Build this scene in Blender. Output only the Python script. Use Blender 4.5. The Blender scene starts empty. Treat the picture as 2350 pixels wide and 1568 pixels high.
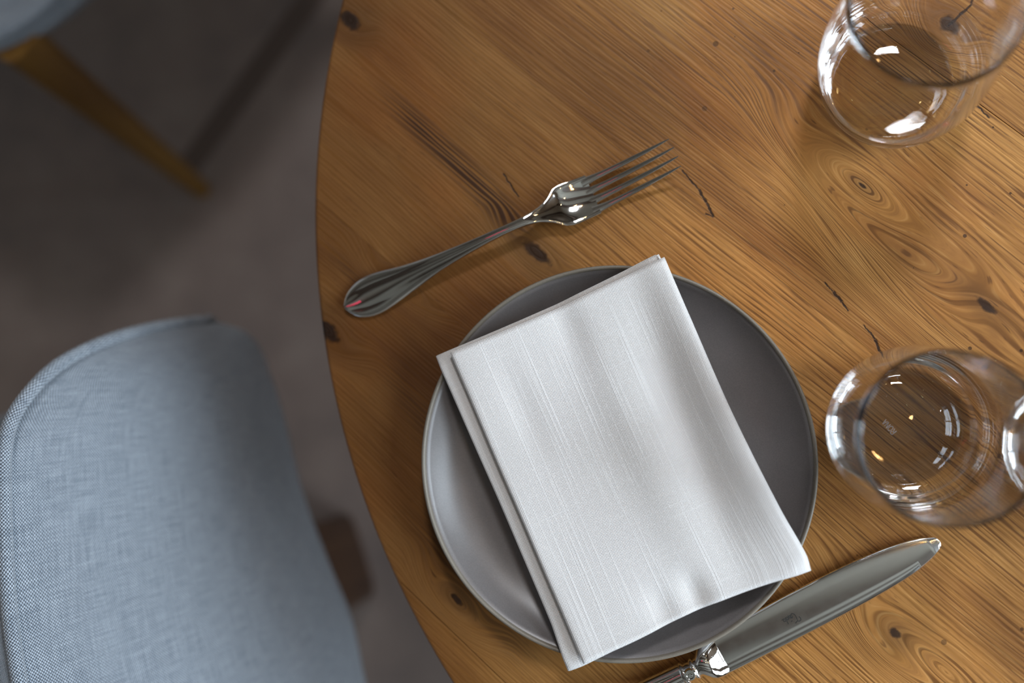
import bpy, bmesh, math, random
from mathutils import Vector, Matrix

scene = bpy.context.scene
col = scene.collection
random.seed(7)
PI = math.pi
ZT = 0.74                                   # table top height

# ------------------------------------------------------------------ camera
cam_d = bpy.data.cameras.new('camera')
cam = bpy.data.objects.new('camera', cam_d); col.objects.link(cam)
CAM = Vector((0.0, 0.0, ZT + 0.55))         # 35 mm lens held 55 cm above the table, tilted 11.8 degrees
ROT = Matrix(((0.979957203, 0.009231238, 0.198994131),
              (0.0, 0.998925741, -0.046339662),
              (-0.199208132, 0.045410886, 0.978904475)))
cam.matrix_world = Matrix.Translation(CAM) @ ROT.to_4x4()
cam_d.sensor_width = 36.0
cam_d.lens = 36.0 * 2285.0 / 2350.0
cam_d.clip_start = 0.02
cam_d.dof.use_dof = True
cam_d.dof.focus_distance = 0.523
cam_d.dof.aperture_fstop = 2.6
scene.camera = cam
scene.cycles.max_bounces = 24; scene.cycles.transmission_bounces = 24; scene.cycles.glossy_bounces = 12
scene.cycles.sample_clamp_indirect = 0.0      # let the daylight that passes through the glasses reach the wood

# ------------------------------------------------------------------ world and light
W = bpy.data.worlds.new('world'); scene.world = W; W.use_nodes = True
W.node_tree.nodes['Background'].inputs[0].default_value = (0.62, 0.74, 1.0, 1)
W.node_tree.nodes['Background'].inputs[1].default_value = 0.25
CEIL = 2.9
SKY_C = Vector((0.40, 1.48, CEIL))          # skylight beyond the table, towards the top of the photo
SKY_S = 0.37

def area(name, loc, target, sx, sy, power, color):
    d = bpy.data.lights.new(name, 'AREA'); d.shape = 'RECTANGLE'; d.size = sx; d.size_y = sy
    d.energy = power; d.color = color
    o = bpy.data.objects.new(name, d); col.objects.link(o)
    o.location = loc
    o.rotation_euler = (Vector(target) - Vector(loc)).to_track_quat('-Z', 'Y').to_euler()
    return o
area('skylight_light', (SKY_C.x, SKY_C.y, CEIL + 0.02), (SKY_C.x, SKY_C.y, 0), SKY_S, SKY_S, 28, (0.92, 0.95, 1.0))
WIN_X = 1.75
WINS = [(-1.15, 0.95), (0.10, 0.95)]   # centre y, width of the panes in the right wall
for wy, ww in WINS:
    area('window_light', (WIN_X + 0.10, wy, 1.75), (0, wy, 1.6), ww, 1.55, 58, (0.76, 0.89, 1.0))

vs = scene.view_settings
scene.display_settings.display_device = 'sRGB'
vs.view_transform = 'Standard'; vs.look = 'None'; vs.exposure = 0.2; vs.gamma = 1.0; vs.use_curve_mapping = False

# ------------------------------------------------------------------ helpers
def tag(o, label, cat, group=None):
    o['label'] = label; o['category'] = cat
    if group: o['group'] = group
    return o
def thing(name, label, cat, loc=(0, 0, 0), rz=0.0, group=None):
    o = bpy.data.objects.new(name, None); col.objects.link(o)
    o.empty_display_size = 0.02
    o.location = loc; o.rotation_euler = (0, 0, rz)
    return tag(o, label, cat, group)
def mesh_obj(name, verts, faces, m, parent=None, smooth=True, angle=None, uvs=None):
    me = bpy.data.meshes.new(name)
    me.from_pydata([tuple(v) for v in verts], [], faces)
    if uvs is not None:
        l = me.uv_layers.new(name='UVMap')
        for p in me.polygons:
            for li in p.loop_indices:
                l.data[li].uv = uvs[me.loops[li].vertex_index]
    bm = bmesh.new(); bm.from_mesh(me)
    bmesh.ops.recalc_face_normals(bm, faces=bm.faces)
    bm.to_mesh(me); bm.free()
    me.materials.append(m)
    if smooth:
        for p in me.polygons: p.use_smooth = True
        if angle: me.set_sharp_from_angle(angle=math.radians(angle))
    o = bpy.data.objects.new(name, me); col.objects.link(o)
    if parent: o.parent = parent
    return o
def bm_obj(name, bm, m, parent=None, smooth=False, angle=None):
    bmesh.ops.recalc_face_normals(bm, faces=bm.faces)
    me = bpy.data.meshes.new(name); bm.to_mesh(me); bm.free()
    me.materials.append(m)
    if smooth:
        for p in me.polygons: p.use_smooth = True
        if angle: me.set_sharp_from_angle(angle=math.radians(angle))
    o = bpy.data.objects.new(name, me); col.objects.link(o)
    if parent: o.parent = parent
    return o
def structure(o):
    o['kind'] = 'structure'; return o
def box_bm(x0, y0, z0, x1, y1, z1, bevel=0.0, bm=None):
    bm2 = bmesh.new()
    bmesh.ops.create_cube(bm2, size=1.0)
    bmesh.ops.scale(bm2, vec=(x1 - x0, y1 - y0, z1 - z0), verts=bm2.verts)
    bmesh.ops.translate(bm2, vec=((x0 + x1) / 2, (y0 + y1) / 2, (z0 + z1) / 2), verts=bm2.verts)
    if bevel: bmesh.ops.bevel(bm2, geom=bm2.edges[:], offset=bevel, segments=2, profile=0.5, affect='EDGES')
    if bm is None: return bm2
    tmp = bpy.data.meshes.new('tmp'); bm2.to_mesh(tmp); bm2.free(); bm.from_mesh(tmp); bpy.data.meshes.remove(tmp)
    return bm
def loft(rings, closed=True, cap=True):
    """rings of equal length -> verts, faces"""
    n = len(rings[0]); V = [Vector(p) for r in rings for p in r]; Fc = []
    for i in range(len(rings) - 1):
        for j in range(n if closed else n - 1):
            k = (j + 1) % n
            Fc.append((i * n + j, i * n + k, (i + 1) * n + k, (i + 1) * n + j))
    if cap and closed:
        Fc.append(tuple(range(n - 1, -1, -1)))
        Fc.append(tuple((len(rings) - 1) * n + j for j in range(n)))
    return V, Fc
def lathe(profile, seg=96, close_ends=True):
    """profile of (r, z); r == 0 makes a pole"""
    V, Fc, idx = [], [], []
    for r, z in profile:
        if r < 1e-7:
            idx.append([len(V)]); V.append(Vector((0, 0, z)))
        else:
            idx.append(list(range(len(V), len(V) + seg)))
            for k in range(seg):
                a = 2 * PI * k / seg; V.append(Vector((r * math.cos(a), r * math.sin(a), z)))
    for a, b in zip(idx, idx[1:]):
        for k in range(seg):
            k2 = (k + 1) % seg
            if len(a) == 1 and len(b) == 1: continue
            if len(a) == 1: Fc.append((a[0], b[k2], b[k]))
            elif len(b) == 1: Fc.append((a[k], a[k2], b[0]))
            else: Fc.append((a[k], a[k2], b[k2], b[k]))
    return V, Fc
def tube(points, radii, seg=12):
    rings = []
    pts = [Vector(p) for p in points]
    up = Vector((0, 0, 1))
    for i, p in enumerate(pts):
        d = (pts[min(i + 1, len(pts) - 1)] - pts[max(i - 1, 0)]).normalized()
        a = d.cross(up)
        if a.length < 1e-4: a = d.cross(Vector((1, 0, 0)))
        a.normalize(); b = a.cross(d).normalized()
        r = radii[i] if isinstance(radii, (list, tuple)) else radii
        rings.append([p + a * (math.cos(2 * PI * k / seg) * r) + b * (math.sin(2 * PI * k / seg) * r) for k in range(seg)])
    return loft(rings)
def lerp(a, b, t): return a + (b - a) * t
def interp(x, xs, ys):
    if x <= xs[0]: return ys[0]
    for i in range(len(xs) - 1):
        if x <= xs[i + 1]:
            t = (x - xs[i]) / (xs[i + 1] - xs[i]); t = t * t * (3 - 2 * t) if False else t
            return ys[i] + (ys[i + 1] - ys[i]) * t
    return ys[-1]
def smooth_interp(x, xs, ys):
    """Catmull-Rom through the samples"""
    n = len(xs)
    if x <= xs[0]: return ys[0]
    if x >= xs[-1]: return ys[-1]
    for i in range(n - 1):
        if x <= xs[i + 1]:
            h = xs[i + 1] - xs[i]; t = (x - xs[i]) / h
            m0 = (ys[i + 1] - ys[i - 1]) / (xs[i + 1] - xs[i - 1]) if i > 0 else (ys[i + 1] - ys[i]) / h
            m1 = (ys[i + 2] - ys[i]) / (xs[i + 2] - xs[i]) if i < n - 2 else (ys[i + 1] - ys[i]) / h
            return ((2 * t ** 3 - 3 * t ** 2 + 1) * ys[i] + (t ** 3 - 2 * t ** 2 + t) * h * m0
                    + (-2 * t ** 3 + 3 * t ** 2) * ys[i + 1] + (t ** 3 - t ** 2) * h * m1)

# ------------------------------------------------------------------ materials
class NT:
    """small node-tree writer"""
    def __init__(self, name):
        self.m = bpy.data.materials.new(name); self.m.use_nodes = True
        self.t = self.m.node_tree; self.b = self.t.nodes['Principled BSDF']
    def n(self, kind, **kw):
        o = self.t.nodes.new(kind)
        for k, v in kw.items(): setattr(o, k, v)
        return o
    def put(self, sock, v):
        if isinstance(v, bpy.types.NodeSocket): self.t.links.new(v, sock)
        else: sock.default_value = v
    def math(self, op, a, b=None, c=None, clamp=False):
        o = self.n('ShaderNodeMath', operation=op, use_clamp=clamp)
        self.put(o.inputs[0], a)
        if b is not None: self.put(o.inputs[1], b)
        if c is not None: self.put(o.inputs[2], c)
        return o.outputs[0]
    def vmath(self, op, a, b=None):
        o = self.n('ShaderNodeVectorMath', operation=op)
        self.put(o.inputs[0], a)
        if b is not None: self.put(o.inputs[1], b)
        return o.outputs[0]
    def comb(self, x, y, z=0.0):
        o = self.n('ShaderNodeCombineXYZ')
        for i, v in enumerate((x, y, z)): self.put(o.inputs[i], v)
        return o.outputs[0]
    def noise(self, vec, scale=1.0, detail=2.0, rough=0.5, dim='3D', w=None, dist=0.0):
        o = self.n('ShaderNodeTexNoise', noise_dimensions=dim)
        self.put(o.inputs['Vector'], vec)
        if w is not None: self.put(o.inputs['W'], w)
        o.inputs['Scale'].default_value = scale; o.inputs['Detail'].default_value = detail
        o.inputs['Roughness'].default_value = rough; o.inputs['Distortion'].default_value = dist
        return o.outputs[0]
    def ramp(self, fac, stops, mode='LINEAR'):
        o = self.n('ShaderNodeValToRGB'); o.color_ramp.interpolation = mode
        e = o.color_ramp.elements
        while len(e) < len(stops): e.new(0.5)
        for el, (p, c) in zip(e, stops):
            el.position = p; el.color = c if len(c) == 4 else (*c, 1)
        self.put(o.inputs[0], fac); return o.outputs[0]
    def step(self, v, lo, hi):
        o = self.n('ShaderNodeMapRange', interpolation_type='SMOOTHSTEP')
        self.put(o.inputs[0], v); o.inputs[1].default_value = lo; o.inputs[2].default_value = hi
        return o.outputs[0]
    def mix(self, fac, a, b, blend='MIX'):
        o = self.n('ShaderNodeMix', data_type='RGBA', blend_type=blend)
        self.put(o.inputs['Factor'], fac); self.put(o.inputs[6], a); self.put(o.inputs[7], b)
        return o.outputs[2]
    def bump(self, h, strength, dist, normal=None):
        o = self.n('ShaderNodeBump'); o.inputs['Strength'].default_value = strength; o.inputs['Distance'].default_value = dist
        self.put(o.inputs['Height'], h)
        if normal is not None: self.put(o.inputs['Normal'], normal)
        return o.outputs[0]
    def set(self, **kw):
        for k, v in kw.items():
            s = self.b.inputs[k.replace('_', ' ')]
            if isinstance(v, tuple) and len(v) == 3 and s.type == 'RGBA': v = (*v, 1)
            self.put(s, v)
        return self

def plain(name, color, rough=0.5, metallic=0.0, **kw):
    return NT(name).set(Base_Color=color, Roughness=rough, Metallic=metallic, **kw).m

GRAIN = math.radians(-41.0)       # direction the planks run in, world XY
GC, GS = math.cos(GRAIN), math.sin(GRAIN)
TC = Vector((0.2495, 0.1069, 0.0)) # table centre on the floor
TR = 0.4808                        # table radius

def st(x, y):
    x -= TC.x; y -= TC.y
    return (x * GC + y * GS, -x * GS + y * GC)

def wood_top():
    g = NT('aged_oak_planks')
    tc = g.n('ShaderNodeTexCoord').outputs['Object']
    sep = g.n('ShaderNodeSeparateXYZ'); g.put(sep.inputs[0], tc)
    X, Y, Z = sep.outputs
    s = g.math('ADD', g.math('MULTIPLY', X, GC), g.math('MULTIPLY', Y, GS))
    t = g.math('ADD', g.math('MULTIPLY', X, -GS), g.math('MULTIPLY', Y, GC))
    rnd = g.n('ShaderNodeObjectInfo').outputs['Random']
    off = g.math('MULTIPLY', rnd, 13.7)
    # slow wander of the grain
    wv = g.comb(g.math('MULTIPLY', s, 3.2), g.math('MULTIPLY', t, 9.0), off)
    wander = g.math('MULTIPLY', g.math('SUBTRACT', g.noise(wv, 1.0, 1.5, 0.45), 0.5), 0.022)
    tw = g.math('ADD', t, wander)
    # knots: the grain turns into rings round each
    field = tw
    dark = None
    knots = [  # x, y (world), ring width, dark radius, elongation
        (-0.2107, 0.2168, 0.009, 0.0052, 1.6),
        (-0.2241, 0.0325, 0.012, 0.0058, 2.0),
        (-0.0965, 0.0775, 0.008, 0.0036, 3.2),
        (0.1400, 0.0448, 0.030, 0.0028, 2.6),
        (0.1080, 0.0860, 0.018, 0.0001, 4.5),
        (0.0790, 0.1085, 0.014, 0.0010, 3.4),
        (0.0904, -0.1266, 0.014, 0.0026, 1.5),
        (0.1150, -0.1450, 0.016, 0.0001, 4.0),
        (0.1207, 0.1887, 0.012, 0.0050, 1.4),
        (-0.1420, -0.1180, 0.012, 0.0022, 2.2),
        (-0.1750, 0.0600, 0.010, 0.0001, 3.0),
    ]
    for (kx, ky, rw, dr, el) in knots:
        ks, kt = st(kx, ky)
        ds = g.math('SUBTRACT', s, ks); dt = g.math('SUBTRACT', tw, kt)
        q = g.math('SQRT', g.math('ADD', g.math('POWER', g.math('DIVIDE', ds, el), 2.0), g.math('POWER', dt, 2.0)))
        w = g.math('SUBTRACT', 1.0, g.step(q, rw * 0.25, rw * 1.7))
        ring = g.math('ADD', q, kt + 0.003)
        field = g.math('ADD', g.math('MULTIPLY', field, g.math('SUBTRACT', 1.0, w)), g.math('MULTIPLY', ring, w))
        if dr > 0.0005:
            wob = g.math('MULTIPLY', g.math('SUBTRACT', g.noise(tc, 230.0, 2.0, 0.6), 0.5), dr * 0.9)
            d = g.math('SUBTRACT', 1.0, g.step(g.math('ADD', q, wob), dr * 0.55, dr * 1.25))
            halo = g.math('MULTIPLY', g.math('SUBTRACT', 1.0, g.step(q, dr, dr * 4.0)), 0.35)
            d = g.math('MAXIMUM', d, halo)
            dark = d if dark is None else g.math('MAXIMUM', dark, d)
    # growth-ring lines: narrow dark late wood every couple of millimetres
    dn = g.noise(g.comb(g.math('MULTIPLY', s, 5.0), g.math('MULTIPLY', field, 120.0), off), 1.0, 3.0, 0.6)
    ph = g.math('ADD', g.math('MULTIPLY', field, 2 * PI * 430.0), g.math('MULTIPLY', dn, 26.0))
    lines = g.math('ADD', 0.5, g.math('MULTIPLY', g.math('SINE', ph), 0.5))
    gv2 = g.comb(g.math('MULTIPLY', s, 30.0), g.math('MULTIPLY', field, 1100.0), off)
    fine = g.noise(gv2, 1.0, 3.0, 0.65)
    pv = g.comb(g.math('MULTIPLY', s, 110.0), g.math('MULTIPLY', field, 1900.0), off)
    pores = g.noise(pv, 1.0, 1.0, 0.5)
    # broad tone
    bv = g.comb(g.math('MULTIPLY', s, 4.0), g.math('MULTIPLY', field, 22.0), off)
    broad = g.noise(bv, 1.0, 3.0, 0.55)
    patch = g.noise(tc, 9.0, 3.0, 0.5)
    base = g.ramp(broad, [(0.27, (0.200, 0.088, 0.030)), (0.43, (0.330, 0.165, 0.058)), (0.60, (0.400, 0.215, 0.084)), (0.78, (0.450, 0.262, 0.116))])
    hue = g.ramp(patch, [(0.35, (0.96, 0.92, 0.86)), (0.5, (1.0, 1.0, 1.0)), (0.65, (1.06, 0.94, 0.82))])
    base = g.mix(1.0, base, hue, 'MULTIPLY')
    # each plank its own tone
    tone = g.ramp(rnd, [(0.0, (0.86, 0.82, 0.78)), (0.5, (1.0, 1.0, 1.0)), (1.0, (1.10, 1.06, 1.02))])
    base = g.mix(1.0, base, tone, 'MULTIPLY')
    side_fac = g.step(g.math('ADD', X, g.math('MULTIPLY', g.math('SUBTRACT', g.noise(tc, 7.0, 3.0, 0.5), 0.5), 0.16)), -0.44, -0.22)
    ld = g.math('SUBTRACT', 1.0, g.step(lines, 0.02, 0.42))
    breakup = g.step(g.noise(g.comb(g.math('MULTIPLY', s, 22.0), g.math('MULTIPLY', field, 260.0), off), 1.0, 2.0, 0.5), 0.34, 0.62)
    ld = g.math('MULTIPLY', ld, breakup)
    # the lines stand out on the right-hand boards and fade on the smoother left ones
    vis = g.math('ADD', g.math('MULTIPLY', g.step(g.math('ADD', X, g.math('MULTIPLY', g.noise(tc, 6.0, 2.0, 0.5), 0.12)), -0.38, -0.16), 0.62),
                 g.math('MULTIPLY', g.noise(tc, 7.0, 2.0, 0.5), g.math('ADD', 0.16, g.math('MULTIPLY', side_fac, 0.28))))
    c = g.mix(g.math('MULTIPLY', ld, vis), base, (0.105, 0.042, 0.014, 1))
    fd = g.math('SUBTRACT', 1.0, g.step(fine, 0.34, 0.60))
    c = g.mix(g.math('MULTIPLY', fd, g.math('ADD', 0.24, g.math('MULTIPLY', side_fac, 0.20))), c, (0.150, 0.062, 0.022, 1))
    hl = g.math('MULTIPLY', g.step(fine, 0.54, 0.72), 0.30)
    c = g.mix(hl, c, (0.58, 0.36, 0.185, 1))
    pd = g.math('SUBTRACT', 1.0, g.step(pores, 0.22, 0.34))
    c = g.mix(g.math('MULTIPLY', pd, 0.6), c, (0.060, 0.022, 0.010, 1))
    # worm holes and flecks
    vo = g.n('ShaderNodeTexVoronoi', feature='F1'); vo.inputs['Scale'].default_value = 85.0; vo.inputs['Randomness'].default_value = 1.0
    g.put(vo.inputs['Vector'], g.comb(X, Y, 0.0))
    rsel = g.n('ShaderNodeSeparateColor'); g.put(rsel.inputs[0], vo.outputs['Color'])
    speck = g.math('MULTIPLY', g.math('LESS_THAN', vo.outputs['Distance'], g.math('MULTIPLY', rsel.outputs[1], 0.14)),
                   g.math('GREATER_THAN', rsel.outputs[0], 0.45))
    zone = g.step(g.math('ADD', X, g.math('MULTIPLY', Y, 0.4)), -0.40, -0.12)
    speck = g.math('MULTIPLY', speck, zone)
    c = g.mix(g.math('MULTIPLY', speck, 0.85), c, (0.035, 0.016, 0.010, 1))
    c = g.mix(g.math('MULTIPLY', dark, 0.93), c, (0.020, 0.009, 0.007, 1))
    # long dark streak running down the left boards to the knot behind the fork
    for (ax, ay, bx, by, wd, amt) in [(-0.186, 0.172, -0.098, 0.082, 0.0085, 0.85), (-0.185, 0.010, -0.140, -0.060, 0.010, 0.35),
                                       (-0.165, -0.075, -0.100, -0.150, 0.012, 0.4), (-0.215, 0.075, -0.19, 0.045, 0.004, 0.5)]:
        a, b = st(ax, ay), st(bx, by)
        L = math.hypot(b[0] - a[0], b[1] - a[1]); dx, dy = (b[0] - a[0]) / L, (b[1] - a[1]) / L
        us = g.math('SUBTRACT', s, a[0]); ut = g.math('SUBTRACT', tw, a[1])
        al = g.math('ADD', g.math('MULTIPLY', us, dx), g.math('MULTIPLY', ut, dy))
        ac = g.math('ABSOLUTE', g.math('ADD', g.math('MULTIPLY', us, -dy), g.math('MULTIPLY', ut, dx)))
        m1 = g.math('SUBTRACT', 1.0, g.step(ac, wd * 0.1, wd * 1.3))
        m2 = g.math('MULTIPLY', g.step(al, -0.02, L * 0.25), g.math('SUBTRACT', 1.0, g.step(al, L * 0.8, L + 0.012)))
        k = g.math('MULTIPLY', g.math('MULTIPLY', m1, m2), g.math('MULTIPLY', g.step(lines, 0.25, 0.62), amt * 1.25))
        c = g.mix(k, c, (0.085, 0.036, 0.016, 1))
    # cracks, drawn as crooked dark splits
    crk = None
    cz = [((-0.0165, 0.1195), (-0.0075, 0.1085), 0.0007), ((-0.0075, 0.1085), (-0.0035, 0.1010), 0.0011), ((-0.0035, 0.1010), (0.0003, 0.0930), 0.0010),
          ((0.0003, 0.0930), (-0.0040, 0.0950), 0.0006),
          ((0.0575, 0.0560), (0.0620, 0.0510), 0.0006), ((0.0620, 0.0510), (0.0665, 0.0455), 0.0013), ((0.0665, 0.0455), (0.0695, 0.0405), 0.0007),
          ((0.0770, 0.0330), (0.0830, 0.0255), 0.0007), ((0.0830, 0.0255), (0.0850, 0.0190), 0.0012),
          ((-0.117, 0.122), (-0.108, 0.108), 0.0007), ((0.1207, 0.1887), (0.1345, 0.2010), 0.0011), ((0.1345, 0.2010), (0.1360, 0.2100), 0.0009),
          ((0.132, 0.150), (0.141, 0.140), 0.0007)]
    jit = g.math('MULTIPLY', g.math('SUBTRACT', g.noise(tc, 300.0, 3.0, 0.6), 0.5), 0.0022)
    for (a, b, wd) in cz:
        a = (a[0] - TC.x, a[1] - TC.y); b = (b[0] - TC.x, b[1] - TC.y)
        L = math.hypot(b[0] - a[0], b[1] - a[1]); dx, dy = (b[0] - a[0]) / L, (b[1] - a[1]) / L
        ux = g.math('SUBTRACT', X, a[0]); uy = g.math('SUBTRACT', Y, a[1])
        al = g.math('ADD', g.math('MULTIPLY', ux, dx), g.math('MULTIPLY', uy, dy))
        ac = g.math('ADD', g.math('MULTIPLY', ux, -dy), g.math('MULTIPLY', uy, dx))
        ac = g.math('ABSOLUTE', g.math('ADD', ac, jit))
        m1 = g.math('SUBTRACT', 1.0, g.step(ac, wd * 0.35, wd * 0.9))
        m2 = g.math('MULTIPLY', g.step(al, -0.0006, 0.0006), g.math('SUBTRACT', 1.0, g.step(al, L - 0.0004, L + 0.0008)))
        k = g.math('MULTIPLY', m1, m2)
        crk = k if crk is None else g.math('MAXIMUM', crk, k)
    c = g.mix(g.math('MULTIPLY', crk, 0.92), c, (0.012, 0.006, 0.006, 1))
    # the boards are darker and redder towards the left, paler to the right
    side_tint = g.mix(side_fac, (0.39, 0.315, 0.20, 1), (1.17, 1.07, 0.76, 1))
    c = g.mix(1.0, c, side_tint, 'MULTIPLY')
    h = g.math('ADD', g.math('MULTIPLY', lines, 0.6), g.math('MULTIPLY', fine, 0.4))
    h = g.math('SUBTRACT', h, g.math('MULTIPLY', g.math('MAXIMUM', crk, speck), 1.4))
    nb = g.bump(h, 0.22, 0.0006)
    rg = g.math('ADD', 0.42, g.math('MULTIPLY', lines, 0.16))
    g.set(Base_Color=c, Roughness=rg, Normal=nb)
    g.b.inputs['Specular IOR Level'].default_value = 0.26
    return g.m

def simple_wood(name, c0, c1, scale=(60, 60, 4), rough=0.5):
    g = NT(name)
    tc = g.n('ShaderNodeTexCoord').outputs['Object']
    mp = g.n('ShaderNodeMapping'); mp.inputs['Scale'].default_value = scale; g.put(mp.inputs[0], tc)
    n = g.noise(mp.outputs[0], 1.0, 3.0, 0.6)
    c = g.ramp(n, [(0.3, c0), (0.7, c1)])
    g.set(Base_Color=c, Roughness=rough, Normal=g.bump(n, 0.15, 0.001))
    return g.m

def linen():
    g = NT('off_white_linen')
    uv = g.n('ShaderNodeTexCoord').outputs['UV']          # metres across and along the cloth
    sep = g.n('ShaderNodeSeparateXYZ'); g.put(sep.inputs[0], uv)
    U, V = sep.outputs[0], sep.outputs[1]
    P = 0.00078
    ju = g.math('MULTIPLY', g.math('SUBTRACT', g.noise(g.comb(g.math('MULTIPLY', U, 700.0), g.math('MULTIPLY', V, 60.0)), 1.0, 2.0), 0.5), 0.9)
    jv = g.math('MULTIPLY', g.math('SUBTRACT', g.noise(g.comb(g.math('MULTIPLY', U, 60.0), g.math('MULTIPLY', V, 700.0)), 1.0, 2.0), 0.5), 0.9)
    au = g.math('SINE', g.math('ADD', g.math('MULTIPLY', U, 2 * PI / P), ju))
    av = g.math('SINE', g.math('ADD', g.math('MULTIPLY', V, 2 * PI / P), jv))
    weave = g.math('MAXIMUM', au, av)
    gap = g.step(weave, -0.6, 0.9)
    over = g.math('MULTIPLY', au, av)
    def slubs(a, b, fa, fb, w, lo, hi):
        n = g.noise(g.comb(g.math('MULTIPLY', a, fa), g.math('MULTIPLY', b, fb), w), 1.0, 0.0, 0.5)
        return g.step(n, lo, hi)
    sl = g.math('MAXIMUM', slubs(U, V, 640.0, 9.0, 0.0, 0.62, 0.80), g.math('MULTIPLY', slubs(U, V, 900.0, 16.0, 7.0, 0.60, 0.80), 0.7))
    sl = g.math('MAXIMUM', sl, g.math('MULTIPLY', slubs(V, U, 800.0, 18.0, 4.0, 0.66, 0.84), 0.45))
    c = g.mix(gap, (0.57, 0.53, 0.505, 1), (0.845, 0.828, 0.82, 1))
    c = g.mix(g.math('MULTIPLY', sl, 0.42), c, (0.93, 0.92, 0.915, 1))
    h = g.math('ADD', g.math('ADD', weave, g.math('MULTIPLY', over, 0.5)), g.math('MULTIPLY', sl, 0.9))
    g.set(Base_Color=c, Roughness=0.9, Normal=g.bump(h, 0.5, 0.00022))
    g.b.inputs['Sheen Weight'].default_value = 0.15
    g.b.inputs['Specular IOR Level'].default_value = 0.15
    return g.m

def upholstery():
    g = NT('grey_woven_upholstery')
    uv = g.n('ShaderNodeTexCoord').outputs['UV']
    sep = g.n('ShaderNodeSeparateXYZ'); g.put(sep.inputs[0], uv)
    U, V = sep.outputs[0], sep.outputs[1]
    P = 0.0019
    nU = g.noise(g.comb(g.math('MULTIPLY', U, 240.0), g.math('MULTIPLY', V, 240.0)), 1.0, 2.0)
    j = g.math('MULTIPLY', g.math('SUBTRACT', nU, 0.5), 2.6)
    au = g.math('SINE', g.math('ADD', g.math('MULTIPLY', U, 2 * PI / P), j))
    av = g.math('SINE', g.math('ADD', g.math('MULTIPLY', V, 2 * PI / P), g.math('MULTIPLY', j, 0.8)))
    chk = g.math('MULTIPLY', au, av)
    thread = g.step(chk, -0.55, 0.75)
    row = g.noise(g.comb(g.math('MULTIPLY', U, 900.0), g.math('MULTIPLY', V, 45.0)), 1.0, 2.0)
    row2 = g.noise(g.comb(g.math('MULTIPLY', U, 45.0), g.math('MULTIPLY', V, 900.0)), 1.0, 2.0)
    fl = g.noise(g.comb(g.math('MULTIPLY', U, 1400.0), g.math('MULTIPLY', V, 1400.0)), 1.0, 1.0)
    light = g.ramp(g.math('MULTIPLY', g.math('ADD', row, row2), 0.5), [(0.36, (0.29, 0.345, 0.41)), (0.64, (0.58, 0.65, 0.73))])
    c = g.mix(thread, (0.060, 0.068, 0.082, 1), light)
    c = g.mix(g.math('MULTIPLY', g.step(fl, 0.62, 0.75), 0.4), c, (0.62, 0.65, 0.68, 1))
    g.set(Base_Color=c, Roughness=0.92, Normal=g.bump(chk, 0.6, 0.0006))
    g.b.inputs['Sheen Weight'].default_value = 0.25
    g.b.inputs['Specular IOR Level'].default_value = 0.15
    return g.m

def stoneware(name, base, rough):
    g = NT(name)
    tc = g.n('ShaderNodeTexCoord').outputs['Object']
    n1 = g.noise(tc, 55.0, 3.0, 0.6); n2 = g.noise(tc, 1500.0, 2.0, 0.6)
    k = g.math('ADD', g.math('MULTIPLY', n1, 0.35), g.math('MULTIPLY', n2, 0.65))
    c = g.ramp(k, [(0.35, tuple(x * 0.86 for x in base)), (0.65, tuple(x * 1.12 for x in base))])
    g.set(Base_Color=c, Roughness=rough, Normal=g.bump(n2, 0.08, 0.0003))
    g.b.inputs['Specular IOR Level'].default_value = 0.85
    return g.m

def steel(name, rough=0.06, scratch=0.0):
    g = NT(name)
    tc = g.n('ShaderNodeTexCoord').outputs['Object']
    n = g.noise(tc, 160.0, 3.0, 0.6)
    r = g.math('ADD', rough, g.math('MULTIPLY', n, rough * 0.8))
    g.set(Base_Color=(0.80, 0.785, 0.76), Metallic=1.0, Roughness=r)
    if scratch:
        mp = g.n('ShaderNodeMapping'); mp.inputs['Scale'].default_value = (900, 70, 1); mp.inputs['Rotation'].default_value = (0, 0, 0.5); g.put(mp.inputs[0], tc)
        g.set(Normal=g.bump(g.noise(mp.outputs[0], 1.0, 2.0), scratch, 0.0001))
    return g.m

def glass():
    g = NT('clear_glass')
    g.set(Base_Color=(1, 1, 1), Roughness=0.0, IOR=1.48)
    g.b.inputs['Transmission Weight'].default_value = 1.0
    return g.m

def concrete():
    g = NT('polished_concrete')
    tc = g.n('ShaderNodeTexCoord').outputs['Object']
    n1 = g.noise(tc, 2.3, 4.0, 0.55); n2 = g.noise(tc, 11.0, 4.0, 0.6); n3 = g.noise(tc, 170.0, 2.0, 0.6)
    k = g.math('ADD', g.math('ADD', g.math('MULTIPLY', n1, 0.5), g.math('MULTIPLY', n2, 0.4)), g.math('MULTIPLY', n3, 0.1))
    c = g.ramp(k, [(0.32, (0.095, 0.074, 0.068)), (0.5, (0.158, 0.118, 0.101)), (0.66, (0.200, 0.156, 0.133))])
    g.set(Base_Color=c, Roughness=0.62, Normal=g.bump(n2, 0.05, 0.002))
    return g.m

def plaster(name, c, rough=0.85):
    g = NT(name)
    tc = g.n('ShaderNodeTexCoord').outputs['Object']
    n = g.noise(tc, 3.0, 4.0, 0.6)
    g.set(Base_Color=g.ramp(n, [(0.3, tuple(x * 0.9 for x in c)), (0.7, c)]), Roughness=rough, Normal=g.bump(g.noise(tc, 60.0, 3.0), 0.1, 0.002))
    return g.m

def emit(name, color, strength):
    g = NT(name)
    g.set(Base_Color=(0, 0, 0)); g.b.inputs['Emission Color'].default_value = (*color, 1); g.b.inputs['Emission Strength'].default_value = strength
    return g.m

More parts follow.
